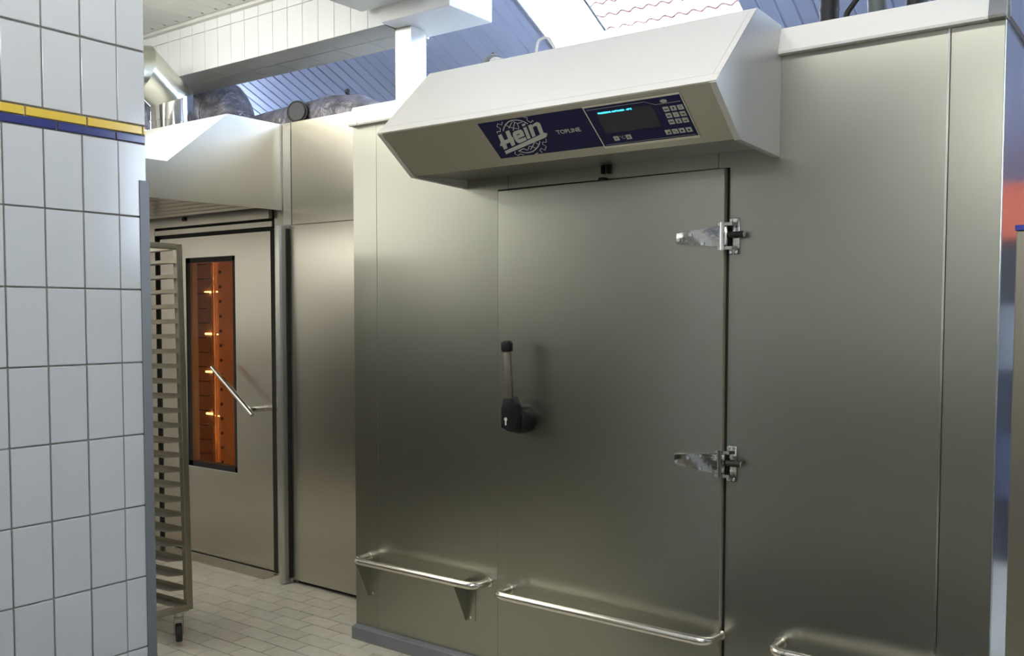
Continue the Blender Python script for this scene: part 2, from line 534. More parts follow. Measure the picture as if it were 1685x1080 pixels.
wall('wall_bulkhead', -2.87, -2.8413, RY0, .3136, 3.2118, 4.9, label='white boarding above the cross beam')

# ---- roof window in the plank slope: deep white reveal, frame, pane
D1, D2 = .356, .488
win = thing('window_1', rp(2.7, .4, .2), 'roof window with a deep white reveal in the plank ceiling', 'window')
win['kind'] = 'structure'
bm = bmesh.new()
slab(bm, 3.325, 3.365, TS0 - .04, TS1 + .04, 0, D2); slab(bm, 2.045, 2.085, TS0 - .04, TS1 + .04, .002, D2)
slab(bm, 2.085, 3.325, TS1, TS1 + .04, 0, D2); slab(bm, 2.085, 3.325, TS0 - .04, TS0, 0, D2)
finish('reveal', bm, panel_white, win)
bm = bmesh.new()
fr = .012
slab(bm, 3.325 - fr, 3.325, TS0, TS1, D1, D2 - .01); slab(bm, 2.085, 2.085 + fr, TS0, TS1, D1, D2 - .01)
slab(bm, 2.085, 3.325, TS1 - fr, TS1, D1, D2 - .01); slab(bm, 2.085, 3.325, TS0, TS0 + fr, D1, D2 - .01)
finish('window_frame', bm, panel_white, win)
bm = bmesh.new()
slab(bm, 3.300, 3.313, TS0 + fr, TS1 - fr, D2 - .012, D2)
finish('gasket', bm, gasket, win)
bm = bmesh.new()
slab(bm, 2.085 + fr, 3.30, TS0 + fr, TS1 - fr, D2 - .006, D2)
finish('pane', bm, pane_clear, win)
bm = bmesh.new()
slab(bm, 2.3, 3.235, .865, .872, D2 + .03, D2 + .045)
finish('sash_bar', bm, grey_plastic, win)

w2 = bx('window_2', pane_clear, None, RX0 - .06, RX0 - .05, GW0, GW1, GZ0, GZ1)
tag(w2, 'bright gable window on the far left behind the beam', 'window', kind='structure')
bm = bmesh.new()
for a in ((GW0 - .03, GW0 + .03, GZ0, GZ1), (GW1 - .03, GW1 + .03, GZ0, GZ1), (GW0, GW1, GZ0 - .03, GZ0 + .03), (GW0, GW1, GZ1 - .03, GZ1 + .03)):
    box(bm, RX0 - .08, RX0 + .01, *a)
finish('window_frame', bm, panel_white, w2)
bm = bmesh.new()
vs = [bm.verts.new(p) for p in ((BS0, BT0, bslope(BT0) + .08), (BS1, BT0, bslope(BT0) + .08), (BS1, BT1, bslope(BT1) + .08), (BS0, BT1, bslope(BT1) + .08))]
bm.faces.new(vs)
w3 = finish('added_window_3', bm, pane_clear); tag(w3, 'unseen roof window added in the slope above the camera', 'window', kind='structure')  # added opening that lets daylight onto the front planks

w4 = bx('glow_panel_4', glow_mat, None, RX0 + .002, RX0 + .02, -5.4, -2.3, 1.95, 2.95)  # unseen glowing panel added so the steel mirrors a bright area
tag(w4, 'long glowing panel added on the far side wall', 'window', kind='structure')
bm = bmesh.new()
for k in range(5):
    y = -5.4 + k * .775
    box(bm, RX0, RX0 + .05, y - .025, y + .025, 1.91, 2.99)
box(bm, RX0, RX0 + .05, -5.43, -2.27, 1.90, 1.95); box(bm, RX0, RX0 + .05, -5.43, -2.27, 2.95, 3.0)
finish('window_frame', bm, panel_white, w4)
w5 = bx('glow_panel_5', glow_mat_dim, None, RX0 + .002, RX0 + .02, -2.1, -.7, 1.30, 2.95)  # second unseen glowing panel, added to brighten the oven door
tag(w5, 'tall glowing panel added on the far side wall near the oven', 'window', kind='structure')
bm = bmesh.new()
for y in (-2.1, -1.4, -.7): box(bm, RX0, RX0 + .05, y - .025, y + .025, 1.26, 2.99)
box(bm, RX0, RX0 + .05, -2.13, -.67, 1.25, 1.30); box(bm, RX0, RX0 + .05, -2.13, -.67, 2.95, 3.0)
finish('window_frame', bm, panel_white, w5)

# ---- unseen ceiling lights, added to light the room and show in the steel
def added_ceiling_light(x, y, z, ln, label, rz=0.0, hang=0.0, mt=tube_mat):
    t = thing('added_ceiling_light', (x, y, z), label, 'ceiling light')
    t.rotation_euler = (0, 0, rz)
    bm = bmesh.new(); box(bm, -ln / 2, ln / 2, -.10, .10, .02, .07, bev=.006)
    me = bpy.data.meshes.new('housing'); bm.to_mesh(me); bm.free(); me.materials.append(panel_white)
    o = bpy.data.objects.new('housing', me); C.objects.link(o); o.parent = t
    bm = bmesh.new()
    prism(bm, [(-.085, .02), (-.080, -.025), (-.055, -.055), (.055, -.055), (.080, -.025), (.085, .02)], 0, -ln / 2 + .02, ln / 2 - .02)
    bmesh.ops.recalc_face_normals(bm, faces=bm.faces[:])
    me = bpy.data.meshes.new('diffuser'); bm.to_mesh(me); bm.free(); me.materials.append(mt)
    o = bpy.data.objects.new('diffuser', me); C.objects.link(o); o.parent = t
    if hang:
        for sx in (-.4, .4):
            bm = bmesh.new(); cyl(bm, (sx * ln, 0, .07), (sx * ln, 0, .07 + hang), .004, 6)
            me = bpy.data.meshes.new('suspension_rod'); bm.to_mesh(me); bm.free(); me.materials.append(grey_plastic)
            o = bpy.data.objects.new('suspension_rod', me); C.objects.link(o); o.parent = t
added_ceiling_light(-5.2, -1.65, 3.13, 1.3, 'added fluorescent light on the flat ceiling nearest the oven', rz=PI / 2, mt=tube_soft)
added_ceiling_light(-5.2, -3.15, 3.13, 1.3, 'added fluorescent light on the flat ceiling beside the added dark machine', rz=PI / 2, mt=tube_soft)
added_ceiling_light(-4.3, -2.0, 3.13, 1.3, 'added fluorescent light on the flat ceiling beside the rack trolley', rz=PI / 2, mt=tube_soft)
added_ceiling_light(-4.2, -.80, 3.13, 1.3, 'added fluorescent light on the flat ceiling in front of the tiled beam')
added_ceiling_light(-1.25, -1.75, 3.32, 1.5, 'added hanging fluorescent light in front of the steel cabinet', hang=1.0, mt=tube_bright)
added_ceiling_light(-.6, -4.7, 2.95, 1.5, 'added hanging fluorescent light above the work bench', hang=.15, mt=tube_mid)

LOGO_POLYS = {'H': [(-1.9843, 0.0801), (-1.9674, 0.0755), (-1.9722, 0.1056), (-1.9541, 0.1011), (-1.9457, 0.0681), (-1.9282, 0.0647), (-1.9341, 0.0969), (-1.9291, 0.0962), (-1.9345, 0.1114), (-1.9404, 0.1305), (-1.9585, 0.1362), (-1.9556, 0.1173), (-1.9745, 0.1227), (-1.9799, 0.1414), (-1.9984, 0.1471), (-1.9957, 0.1288), (-2.0055, 0.1283), (-1.9995, 0.1199), (-1.9916, 0.1119)], 'e': [(-1.9206, 0.0792), (-1.9104, 0.0728), (-1.8852, 0.0683), (-1.8784, 0.0717), (-1.8773, 0.078), (-1.8813, 0.0979), (-1.9133, 0.1059), (-1.9141, 0.1094), (-1.8808, 0.1033), (-1.8844, 0.1171), (-1.9157, 0.126), (-1.9242, 0.1253), (-1.9292, 0.1185), (-1.929, 0.1049), (-1.9255, 0.0874)], 'ehole': [(-1.9099, 0.0884), (-1.8956, 0.0846), (-1.8956, 0.0882), (-1.91, 0.092)], 'idot': [(-1.8649, 0.0484), (-1.8502, 0.0447), (-1.8519, 0.0531), (-1.8671, 0.0577)], 'i': [(-1.8682, 0.0636), (-1.8538, 0.0607), (-1.8638, 0.1113), (-1.8793, 0.1147)], 'n': [(-1.8446, 0.0569), (-1.8284, 0.0531), (-1.8295, 0.0606), (-1.824, 0.0551), (-1.804, 0.0471), (-1.7964, 0.0501), (-1.7949, 0.0598), (-1.8026, 0.096), (-1.82, 0.102), (-1.8126, 0.0638), (-1.819, 0.0628), (-1.8308, 0.067), (-1.8393, 0.1044), (-1.8561, 0.1089)], 'bar': [(-2.0006, 0.1542), (-1.82, 0.102), (-1.8026, 0.096), (-1.7896, 0.1006), (-1.8028, 0.1162), (-2.0019, 0.1682)]}
LOGO_LINES = [([(-1.9527, 0.0643), (-1.9428, 0.0526), (-1.9274, 0.0391), (-1.9104, 0.0296), (-1.8935, 0.0255), (-1.8766, 0.0265), (-1.8607, 0.0317), (-1.8486, 0.0407), (-1.8412, 0.0497)], 0.00356), ([(-1.9456, 0.1603), (-1.9364, 0.1672), (-1.9233, 0.1728), (-1.9079, 0.1744), (-1.8902, 0.1719), (-1.8721, 0.1626), (-1.8566, 0.1521), (-1.8449, 0.1411), (-1.8367, 0.1306)], 0.0033), ([(-1.9133, 0.0697), (-1.9023, 0.0538), (-1.8866, 0.0353)], 0.00254), ([(-1.9253, 0.0571), (-1.9126, 0.0468), (-1.8958, 0.032)], 0.00254), ([(-1.9283, 0.0407), (-1.9179, 0.053), (-1.9032, 0.0607), (-1.8866, 0.0651)], 0.00254), ([(-1.8797, 0.0399), (-1.8847, 0.0619)], 0.00254), ([(-1.892, 0.0309), (-1.8792, 0.0417), (-1.8591, 0.0398)], 0.00229), ([(-1.8504, 0.1439), (-1.8589, 0.1336)], 0.00254), ([(-1.8948, 0.1629), (-1.8797, 0.1505), (-1.8619, 0.1331)], 0.00254), ([(-1.9029, 0.1599), (-1.8897, 0.1454)], 0.00254), ([(-1.8911, 0.1451), (-1.8782, 0.1507), (-1.8696, 0.1611)], 0.00254), ([(-1.9405, 0.1601), (-1.9189, 0.1539), (-1.9068, 0.164)], 0.0033), ([(-1.9326, 0.0251), (-1.9439, 0.0382), (-1.9553, 0.0302), (-1.9667, 0.0434), (-1.9574, 0.0511), (-1.9664, 0.0658), (-1.9792, 0.0638), (-1.9815, 0.0715)], 0.00254), ([(-1.8417, 0.0206), (-1.8278, 0.0235), (-1.8365, 0.0332), (-1.8288, 0.0456), (-1.8229, 0.0449), (-1.8156, 0.0375), (-1.8144, 0.0437)], 0.00254), ([(-1.809, 0.1232), (-1.815, 0.1384), (-1.8295, 0.1362), (-1.8343, 0.1463), (-1.8258, 0.1566), (-1.8395, 0.1728), (-1.8495, 0.1622), (-1.8603, 0.1716), (-1.8554, 0.1815)], 0.00254), ([(-1.9585, 0.1612), (-1.9679, 0.173), (-1.9582, 0.1819), (-1.9468, 0.175), (-1.9338, 0.1825)], 0.00254), ([(-1.8885, 0.186), (-1.8727, 0.1809)], 0.00254)]

# ================================================================== THE PROOFING CABINET
XL, XS1, XS2, XR = -3.1496, -3.0014, -.6391, -.4913
ZC = 2.350
DXL, DXR, DZ, DY = -2.3165, -1.3339, 1.9985, -.025      # door leaf, 25 mm proud at the hinges, almost flush at the lock
def ydoor(x): return -.004 + (x - DXL) / (DXR - DXL) * (DY + .004)
HSL, HSR = -2.2682, -1.3657                             # joints of the header above the door
PRX = -1.3236                                           # right panel starts here
cab = thing('proofing_cabinet', (-1.82, .8, 0), 'large brushed steel proofing cabinet with a wide door and a control hood', 'proofer')
bx('carcass', steel, cab, XL + .004, XR - .022, .022, 1.6, 0.0, 2.43)
bx('bounce_sheet', bounce_sheet, cab, XL + .02, XR - .02, .035, 1.6, 2.4305, 2.434)  # unseen sheet added to bounce skylight up onto the planks
bx('corner_panel', steel, cab, XL, XS1 - .001, 0, .02, .06, ZC, bev=.0012)
bm = bmesh.new()
prism(bm, [(XS1 + .001, .06), (-2.3195, .06), (-2.3195, 2.004), (HSL - .001, 2.004), (HSL - .001, ZC), (XS1 + .001, ZC)], 1, 0, .02)
finish('wall_panel', bm, steel, cab)
bx('header_panel', steel, cab, HSL + .001, HSR - .001, -.0, .02, 2.004, ZC, bev=.0012)
bm = bmesh.new()
prism(bm, [(PRX, .06), (XS2 - .001, .06), (XS2 - .001, ZC), (HSR + .001, ZC), (HSR + .001, 2.004), (PRX, 2.004)], 1, 0, .02)
finish('wall_panel', bm, steel, cab)
bx('corner_panel', steel, cab, XS2 + .0015, XR, 0, .02, .06, ZC, bev=.0025, seg=2)
bx('joint_bead', steel_edge, cab, XS2 - .005, XS2 + .0012, -.0035, .001, .066, ZC - .002)
bx('side_panel', steel_side, cab, XR - .02, XR, .022, 1.6, .06, ZC, bev=.001)
bx('door_gasket', gasket, cab, DXR + .001, PRX - .001, .004, .02, .06, 2.0)
bx('header_gasket', gasket, cab, DXL, PRX, .004, .021, DZ, 2.004)
# capping rail along the top: leaning front face with a returned lower lip
def cap(name, x0, x1, y_out=-.030, z0=2.349, z1=2.436, mt=None):
    mt = mt or sheet_lit
    bm = bmesh.new()
    prism(bm, [(0.02, z0), (y_out + .002, z0), (y_out, z0 + .008), (-.004, z1), (.03, z1 + .004), (.03, z1 - .01), (.02, z1 - .01)], 0, x0, x1)
    return finish(name, bm, mt, cab)
cap('top_cap', -3.0914, -.5345)
cap('cap_end', XL + .003, -3.0924, -.0325)
cap('cap_end', -.5335, XR + .004, -.0325, mt=steel_hood)
bx('side_cap', steel_side, cab, XR, XR + .012, -.0, 1.6, 2.352, 2.438, bev=.002)
bm = bmesh.new()
prism(bm, [(0, 0), (-.030, 0), (-.030, .0555), (-.027, .0585), (0, .064)], 0, -3.148, XR)
finish('plinth', bm, plinth_grey, cab)

# ---- hood with the controls
RDG, BOT = (-.4993, 2.168), (-.3197, 2.0345)
HX0, HX1 = -2.4975, -1.1507
def hood_prof(o=0.0):
    return [(.0, 2.443 + o), (-.204, 2.4485 + o), (RDG[0] - o * .9, RDG[1]), (BOT[0] - o * .6, BOT[1] - o), (-.0, 2.0245 - o)]
hp = hood_prof(); hp[-1] = (0.0, 2.056)
bm = bmesh.new(); prism(bm, hp, 0, HX0 + .02, HX1 - .02)
hood = finish('hood', bm, steel_hood, cab); hood['label'] = 'steel hood that slopes out over the cabinet door'
for a, b in ((HX0, HX0 + .0205), (HX1 - .0205, HX1)):
    bm = bmesh.new(); prism(bm, hood_prof(.004), 0, a, b, bev=.0012)
    finish('end_cap', bm, end_sheet, hood)
bm = bmesh.new()
d = Vector((0, -.204 - RDG[0], 2.4485 - RDG[1])); d.normalize(); nn = Vector((0, -d.z, d.y)); a0 = Vector((0, RDG[0], RDG[1]))
q = [a0 + d * .037, a0 + d * .037 + nn * .0015, a0 + d * .404 + nn * .0015, a0 + d * .404]
q = [a + nn * .0045 for a in q]
prism(bm, [(p_.y, p_.z) for p_ in q], 0, HX0 + .0215, HX1 - .0215)
finish('slope_sheet', bm, sheet_lit, hood)
for a, b in ((HX0 - .0005, HX0 + .0205), (HX1 - .0205, HX1 + .0005)):
    bm = bmesh.new(); prism(bm, [(p_.y, p_.z) for p_ in q], 0, a, b); finish('border_strip', bm, sheet_lit, hood)
# folded nose strip along the front edge
d = Vector((0, -.204 - RDG[0], 2.4485 - RDG[1])); d.normalize()
nn = Vector((0, -d.z, d.y))
a0 = Vector((0, RDG[0], RDG[1]))
bm = bmesh.new()
q = [a0 + nn * .0005, a0 + d * .035 + nn * .0005, a0 + d * .035 + nn * .0065, a0 + nn * .0065 - d * .001]
prism(bm, [(p.y, p.z) for p in q], 0, HX0 - .0005, HX1 + .0005)
finish('nose_strip', bm, sheet_lit, hood)
# control face frame: x along the cabinet, v down the face
TV = Vector((0, BOT[0] - RDG[0], BOT[1] - RDG[1])); TV.normalize()
FN = TV.cross(Vector((1, 0, 0)))          # outwards
def fp(x, v, o=0.0):
    return Vector((x, RDG[0], RDG[1])) + TV * v + FN * o
def face_poly(bm, pts, o0, o1):
    A = [bm.verts.new(fp(x, v, o1)) for x, v in pts]
    B = [bm.verts.new(fp(x, v, o0)) for x, v in pts]
    bm.faces.new(A); bm.faces.new(B[::-1])
    n = len(pts)
    for i in range(n):
        bm.faces.new((A[i], A[(i + 1) % n], B[(i + 1) % n], B[i]))
def rect(x0, x1, v0, v1): return [(x0, v0), (x1, v0), (x1, v1), (x0, v1)]
def fpoly(name, mt, parent, polys, o0, o1, **k):
    bm = bmesh.new()
    for p in polys: face_poly(bm, p, o0, o1)
    return finish(name, bm, mt, parent, **k)
def fmat(x, v, o, rz=0.0):
    mm = Matrix((Vector((1, 0, 0)), -TV, FN)).transposed().to_4x4()
    mm.translation = fp(x, v, o)
    return mm @ Matrix.Rotation(rz, 4, 'Z')
plate = fpoly('nameplate', navy, cab, [rect(-2.037, -1.612, .0205, .1868)], 0, .0015)
plate['label'] = 'navy nameplate with a gear and globe emblem and light lettering'
for pts, w in LOGO_LINES:       # arcs of the globe, its grid, and the toothed gear outline
    hw = w * .6
    L_, R_ = [], []
    for i, (x, y) in enumerate(pts):
        (xa, ya), (xb, yb) = pts[max(i - 1, 0)], pts[min(i + 1, len(pts) - 1)]
        l = math.hypot(xb - xa, yb - ya) or 1
        L_.append((x - (yb - ya) / l * hw, y + (xb - xa) / l * hw)); R_.append((x + (yb - ya) / l * hw, y - (xb - xa) / l * hw))
    bm = bmesh.new()
    T_ = [[bm.verts.new(fp(a, b, .0019)) for a, b in s_] for s_ in (L_, R_)]
    B_ = [[bm.verts.new(fp(a, b, .0014)) for a, b in s_] for s_ in (L_, R_)]
    for i in range(len(pts) - 1):
        bm.faces.new((T_[0][i], T_[0][i + 1], T_[1][i + 1], T_[1][i]))
        bm.faces.new((B_[0][i], B_[1][i], B_[1][i + 1], B_[0][i + 1]))
        for s_ in (0, 1): bm.faces.new((T_[s_][i], B_[s_][i], B_[s_][i + 1], T_[s_][i + 1]))
    finish('emblem_line', bm, print_grey, plate)
fpoly('letter_backing', navy, plate, [LOGO_POLYS['bar']], .0017, .0021)
for nm in ('H', 'e', 'idot', 'i', 'n'):
    fpoly('letter', print_grey, plate, [LOGO_POLYS[nm]], .0020, .0026)
fpoly('letter_counter', navy, plate, [LOGO_POLYS['ehole']], .0026, .0028)
fpoly('underline', print_grey, plate, [LOGO_POLYS['bar']], .0019, .0026)
text_mesh('lettering', 'TOPLINE', .0235, fmat(-1.7545, .1108, .0018), print_grey, plate, bold=.00035)
ctl = fpoly('control_panel', steel_edge, cab, [rect(-1.612, -1.272, .0135, .1975)], 0, .003)
ctl['label'] = 'navy membrane control panel with display and keys in a pale frame'
fpoly('membrane', navy, ctl, [rect(-1.6075, -1.2755, .0215, .1870)], .003, .0037)
fpoly('display', screen_dark, ctl, [rect(-1.577, -1.378, .043, .1340)], .0037, .0041)
text_mesh('display_text', 'PROZESSOR AUFTAUEN  -18°C', .0088, fmat(-1.5678, .0512, .0043), cyan, ctl, bold=.0002, extrude=.0002)
fpoly('outline', print_grey, ctl, strip2d([(-1.60, .030), (-1.395, .030), (-1.365, .0465), (-1.281, .0465)], .0012) + strip2d([(-1.60, .1815), (-1.283, .1815)], .0010), .0037, .0040)
bm = bmesh.new()
face_poly(bm, [(-1.3335 + .0115 * cos(a * PI / 8), .0375 + .0070 * sin(a * PI / 8)) for a in range(16)], .0037, .0041)
finish('badge', bm, key_grey, ctl)
KEYS = [(-1.3371, .0688, 'ESC'), (-1.3129, .0688, 'up'), (-1.2893, .0688, 'page'), (-1.3380, .0947, 'left'), (-1.3143, .0947, 'dot'), (-1.2909, .0947, 'right'),
        (-1.3396, .1205, 'bar'), (-1.3158, .1205, 'down'), (-1.2926, .1205, 'enter'), (-1.3665, .1598, 'mark'), (-1.3426, .1598, 'grid'), (-1.3196, .1598, 'disc'), (-1.2958, .1598, 'disc'),
        (-1.5510, .1586, 'minus'), (-1.5061, .1586, 'plus')]
for x, v, k in KEYS:
    h = .0092
    b = fpoly('key', key_grey, ctl, [rect(x - h, x + h, v - h, v + h)], .0037, .0050)
    s = []
    if k in ('up', 'down'):
        y = -1 if k == 'up' else 1
        s = [[(x - .0045, v + y * .0005), (x, v + y * .0060), (x + .0045, v + y * .0005)], rect(x - .0016, x + .0016, v - .0055, v + .0055)]
    elif k in ('left', 'right'):
        y = -1 if k == 'left' else 1
        s = [[(x + y * .0005, v - .0045), (x + y * .0060, v), (x + y * .0005, v + .0045)], rect(x - .0055, x + .0055, v - .0016, v + .0016)]
    elif k in ('ESC', 'bar'): s = [rect(x - .006, x + .006, v - .002, v + .002)]
    elif k == 'page': s = [rect(x - .004, x + .004, v - .006, v - .005), rect(x - .004, x + .004, v - .002, v - .001), rect(x - .004, x + .004, v + .002, v + .003)]
    elif k == 'dot': s = [rect(x - .0014, x + .0014, v - .0014, v + .0014)]
    elif k == 'enter': s = [rect(x - .005, x + .005, v + .0005, v + .0033), rect(x + .0025, x + .005, v - .004, v + .0005)]
    elif k == 'disc': s = [[(x + .0042 * cos(a * PI / 5), v + .0042 * sin(a * PI / 5)) for a in range(10)]]
    elif k == 'grid': s = [rect(x - .005, x - .001, v - .005, v - .001), rect(x + .001, x + .005, v + .001, v + .005)]
    elif k == 'mark': s = [[(x - .005, v + .005), (x + .005, v + .005), (x + .005, v - .005)]]
    elif k == 'minus': s = [rect(x - .005, x + .005, v - .0012, v + .0012)]
    elif k == 'plus': s = [rect(x - .005, x + .005, v - .0012, v + .0012), rect(x - .0012, x + .0012, v - .005, v + .005)]
    fpoly('key_symbol', print_dark, ctl, s, .0050, .0053)
text_mesh('lettering', '°C', .0175, fmat(-1.5395, .1635, .0039), print_grey, ctl)
# latch pieces hanging below the hood over the door
for x in (-1.822, -1.799):
    bx('latch_pin', black_plastic, cab, x - .004, x + .004, -.018, 0.0, 2.0235, 2.056)
bx('latch_block', black_plastic, cab, -1.829, -1.806, -.03, 0, 1.9985, 2.008)

# ---- the door
bm = bmesh.new(); prism(bm, [(DXL, -.004), (DXR, DY), (DXR, .02), (DXL, .02)], 2, .03, DZ, bev=.0018)
door = finish('door', bm, steel, cab)
door['label'] = 'wide plain brushed steel door'
bx('door_edge', mat('door_edge_strip', (.36, .31, .23), .45), door, DXR - .0002, DXR + .0012, DY + .0015, -.001, .03, DZ)
# lever handle
LX = [(-2.2068, 1.1778), (-2.1640, 1.1829), (-2.1450, 1.150), (-2.1380, 1.100), (-2.1440, 1.058), (-2.1620, 1.043), (-2.1858, 1.0481), (-2.2189, 1.0589), (-2.2190, 1.132)]
bm = bmesh.new(); prism(bm, LX, 1, -.112, -.074, bev=.005)
finish('handle_body', bm, black_plastic, door, smooth=True)
bm = bmesh.new()
ctr = (-2.176, 1.086)
prof = [(.0, -.004), (.054, -.004), (.056, -.030), (.054, -.055), (.048, -.072), (.034, -.084), (.0001, -.09)]
n = 28
rings = []
for r, y in prof[1:]:
    rings.append([bm.verts.new((ctr[0] + r * cos(2 * PI * k / n), y, ctr[1] + r * sin(2 * PI * k / n))) for k in range(n)])
for a, b in zip(rings, rings[1:]):
    for k in range(n): bm.faces.new((a[k], a[(k + 1) % n], b[(k + 1) % n], b[k]))
bm.faces.new(rings[0]); bm.faces.new(rings[-1])
finish('handle_base', bm, black_plastic, door, smooth=True)
bm = bmesh.new(); prism(bm, [(-2.1955, 1.172), (-2.1640, 1.172), (-2.1770, 1.360), (-2.2085, 1.360)], 1, -.112, -.098, bev=.003)
finish('lever', bm, mat('lever_grey_metal', (.16, .145, .115), .42, .5), door, smooth=True)
bm = bmesh.new(); prism(bm, [(-2.2136, 1.356), (-2.1735, 1.358), (-2.1728, 1.392), (-2.1810, 1.401), (-2.2010, 1.402), (-2.2165, 1.392)], 1, -.118, -.092, bev=.005)
finish('lever_grip', bm, black_plastic, door, smooth=True)
bm = bmesh.new()
prism(bm, [(-2.1934 + .0075 * cos(2 * PI * k / 16), 1.0930 + .0075 * sin(2 * PI * k / 16)) for k in range(16)], 1, -.1145, -.111)
prism(bm, [(-2.1968, 1.070), (-2.1900, 1.070), (-2.1900, 1.088), (-2.1968, 1.088)], 1, -.1140, -.111)
finish('lock_cylinder', bm, key_grey, door)

# ---- hinges
def hinge(zc, tilt):
    h = thing('hinge', (-1.40, DY, zc), None, None)
    h.parent = cab; h.location = Vector((-1.40, DY, zc)) - wl(cab)
    y0 = DY
    st = [(-1.507, zc + .020), (-1.44, zc + .0255), (-1.36, zc + .0345), (-1.318, zc + .0345), (-1.318, zc - .0345), (-1.36, zc - .0345), (-1.44, zc - .0265), (-1.507, zc - .020)]
    bm = bmesh.new(); prism(bm, st, 1, y0 - .010, y0, bev=.003)
    s = finish('hinge_strap', bm, cast_chrome, h, smooth=True, autosmooth=30)
    for x, z in ((-1.497, -.006), (-1.452, .010), (-1.405, .022), (-1.405, -.022)):
        bm = bmesh.new(); cyl(bm, (x, y0 - .013, zc + z), (x, y0 - .008, zc + z), .0062, 10)
        finish('screw', bm, chrome, h)
    bm = bmesh.new()
    prism(bm, [(-1.3215, zc - .062), (-1.284, zc - .062), (-1.284, zc + .062), (-1.3215, zc + .062)], 1, -.008, 0, bev=.002)
    for sg in (-1, 1):
        z0 = zc + sg * .0405
        prism(bm, [(-1.352, -.034), (-1.300, -.034), (-1.290, -.008), (-1.31, -.007), (-1.322, -.026), (-1.352, -.026)], 2, z0 - .0055, z0 + .0055)
    finish('hinge_bracket', bm, cast_chrome, h, smooth=True, autosmooth=30)
    bm = bmesh.new(); cyl(bm, (-1.334, -.036, zc - .047), (-1.334, -.036, zc + .047), .0085, 14)
    finish('hinge_pin', bm, chrome, h, smooth=True)
    bm = bmesh.new(); cyl(bm, (-1.312, -.030, zc + .004), (-1.262, -.026, zc + .004), .0105, 14)
    k = finish('buffer', bm, rubber, h, smooth=True)
    bm = bmesh.new(); cyl(bm, (-1.262, -.026, zc + .004), (-1.2585, -.026, zc + .004), .0095, 14)
    finish('buffer_cap', bm, chrome, h, smooth=True)
    for x in (-1.314, -1.294):
        for z in (-.054, .054):
            bm = bmesh.new(); cyl(bm, (x, -.0115, zc + z), (x, -.006, zc + z), .005, 10)
            finish('screw', bm, chrome, h)
hinge(1.769, 0); hinge(.991, 0)

# ---- bump rails
def rail(x0, x1, z, yw, yo, coll, brackets=(), label=None):
    pts = fillet([(x0, yw, z), (x0, yo, z), (x1, yo, z), (x1, yw, z)], .045, 7)
    r = tb('bump_rail', tube_steel, cab, pts, .0160, 18)
    if label: r['label'] = label
    for x in coll:
        tb('sleeve', chrome, r, [(x - .003, yo, z), (x + .003, yo, z)], .0166, 18)
    for x in (x0, x1):
        bm = bmesh.new(); cyl(bm, (x, yw, z), (x, yw - .006, z), .021, 16); finish('rosette', bm, tube_steel, r, smooth=True)
    for x in brackets:
        bm = bmesh.new()
        prism(bm, [(yw, z - .008), (yo + .004, z - .012), (yw - .016, .214), (yw, .212)], 0, x - .0025, x + .0025)
        b = finish('bracket', bm, steel, r)
        bx('bracket_flange', steel, r, x, x + .045, yw - .003, yw, .212, z - .014)
        for zz in (.228, .352):
            bm = bmesh.new(); cyl(bm, (x + .024, yw - .007, zz), (x + .024, yw, zz), .006, 10); finish('bolt', bm, chrome, r)
rail(-3.056, -2.362, .396, 0, -.100, (-3.018, -2.440), (-3.056, -2.481), 'bump rail on two triangular brackets left of the door')
rail(-2.252, -1.338, .386, -.003, -.106, (-2.200, -1.410), (), 'bump rail across the foot of the door')
rail(-1.120, -.560, .404, 0, -.102, (-1.068, -.610), (), 'bump rail right of the door')

# ================================================================== OVEN, LEFT
YO = .4707
oven = thing('rack_oven', (-5.0, .8, 0), 'steel rack oven with a lit orange window and a hood above', 'oven')
DX0, DX1, DZ0, DZ1 = -5.40, -4.316, .012, 1.975
WX0, WX1, WZ0, WZ1 = -5.131, -4.641, .552, 1.848
# door leaf as a frame around its window
bm = bmesh.new()
for a in ((DX0, WX0, DZ0, DZ1), (WX1, DX1, DZ0, DZ1), (WX0, WX1, DZ0, WZ0), (WX0, WX1, WZ1, DZ1)):
    box(bm, a[0], a[1], YO, YO + .06, a[2], a[3])
bmesh.ops.remove_doubles(bm, verts=bm.verts[:], dist=1e-5)
odoor = finish('door', bm, steel_oven, oven); odoor['label'] = 'steel oven door with a tall window'
bm = bmesh.new()
for a in ((WX0, WX0 + .035, WZ0, WZ1), (WX1 - .035, WX1, WZ0, WZ1), (WX0, WX1, WZ0, WZ0 + .03), (WX0, WX1, WZ1 - .03, WZ1)):
    box(bm, a[0], a[1], YO + .008, YO + .058, a[2], a[3])
finish('window_seal', bm, gasket, odoor)
bx('window_edge', steel_edge, odoor, WX0 - .004, WX1 + .004, YO - .002, YO, WZ0 - .006, WZ0)
bx('window_pane', pane_oven, odoor, WX0 + .01, WX1 - .01, YO + .016, YO + .022, WZ0 + .01, WZ1 - .01)
# slanting bar handle on its stub
a, b = Vector((-4.7364, .372, 1.188)), Vector((-4.368, .372, .926))
tb('handle_bar', chrome, odoor, [a, b], .0145, 16)
tb('handle_stub', chrome, odoor, [(-4.405, .372, .955), (-4.405, YO, .955)], .020, 16)
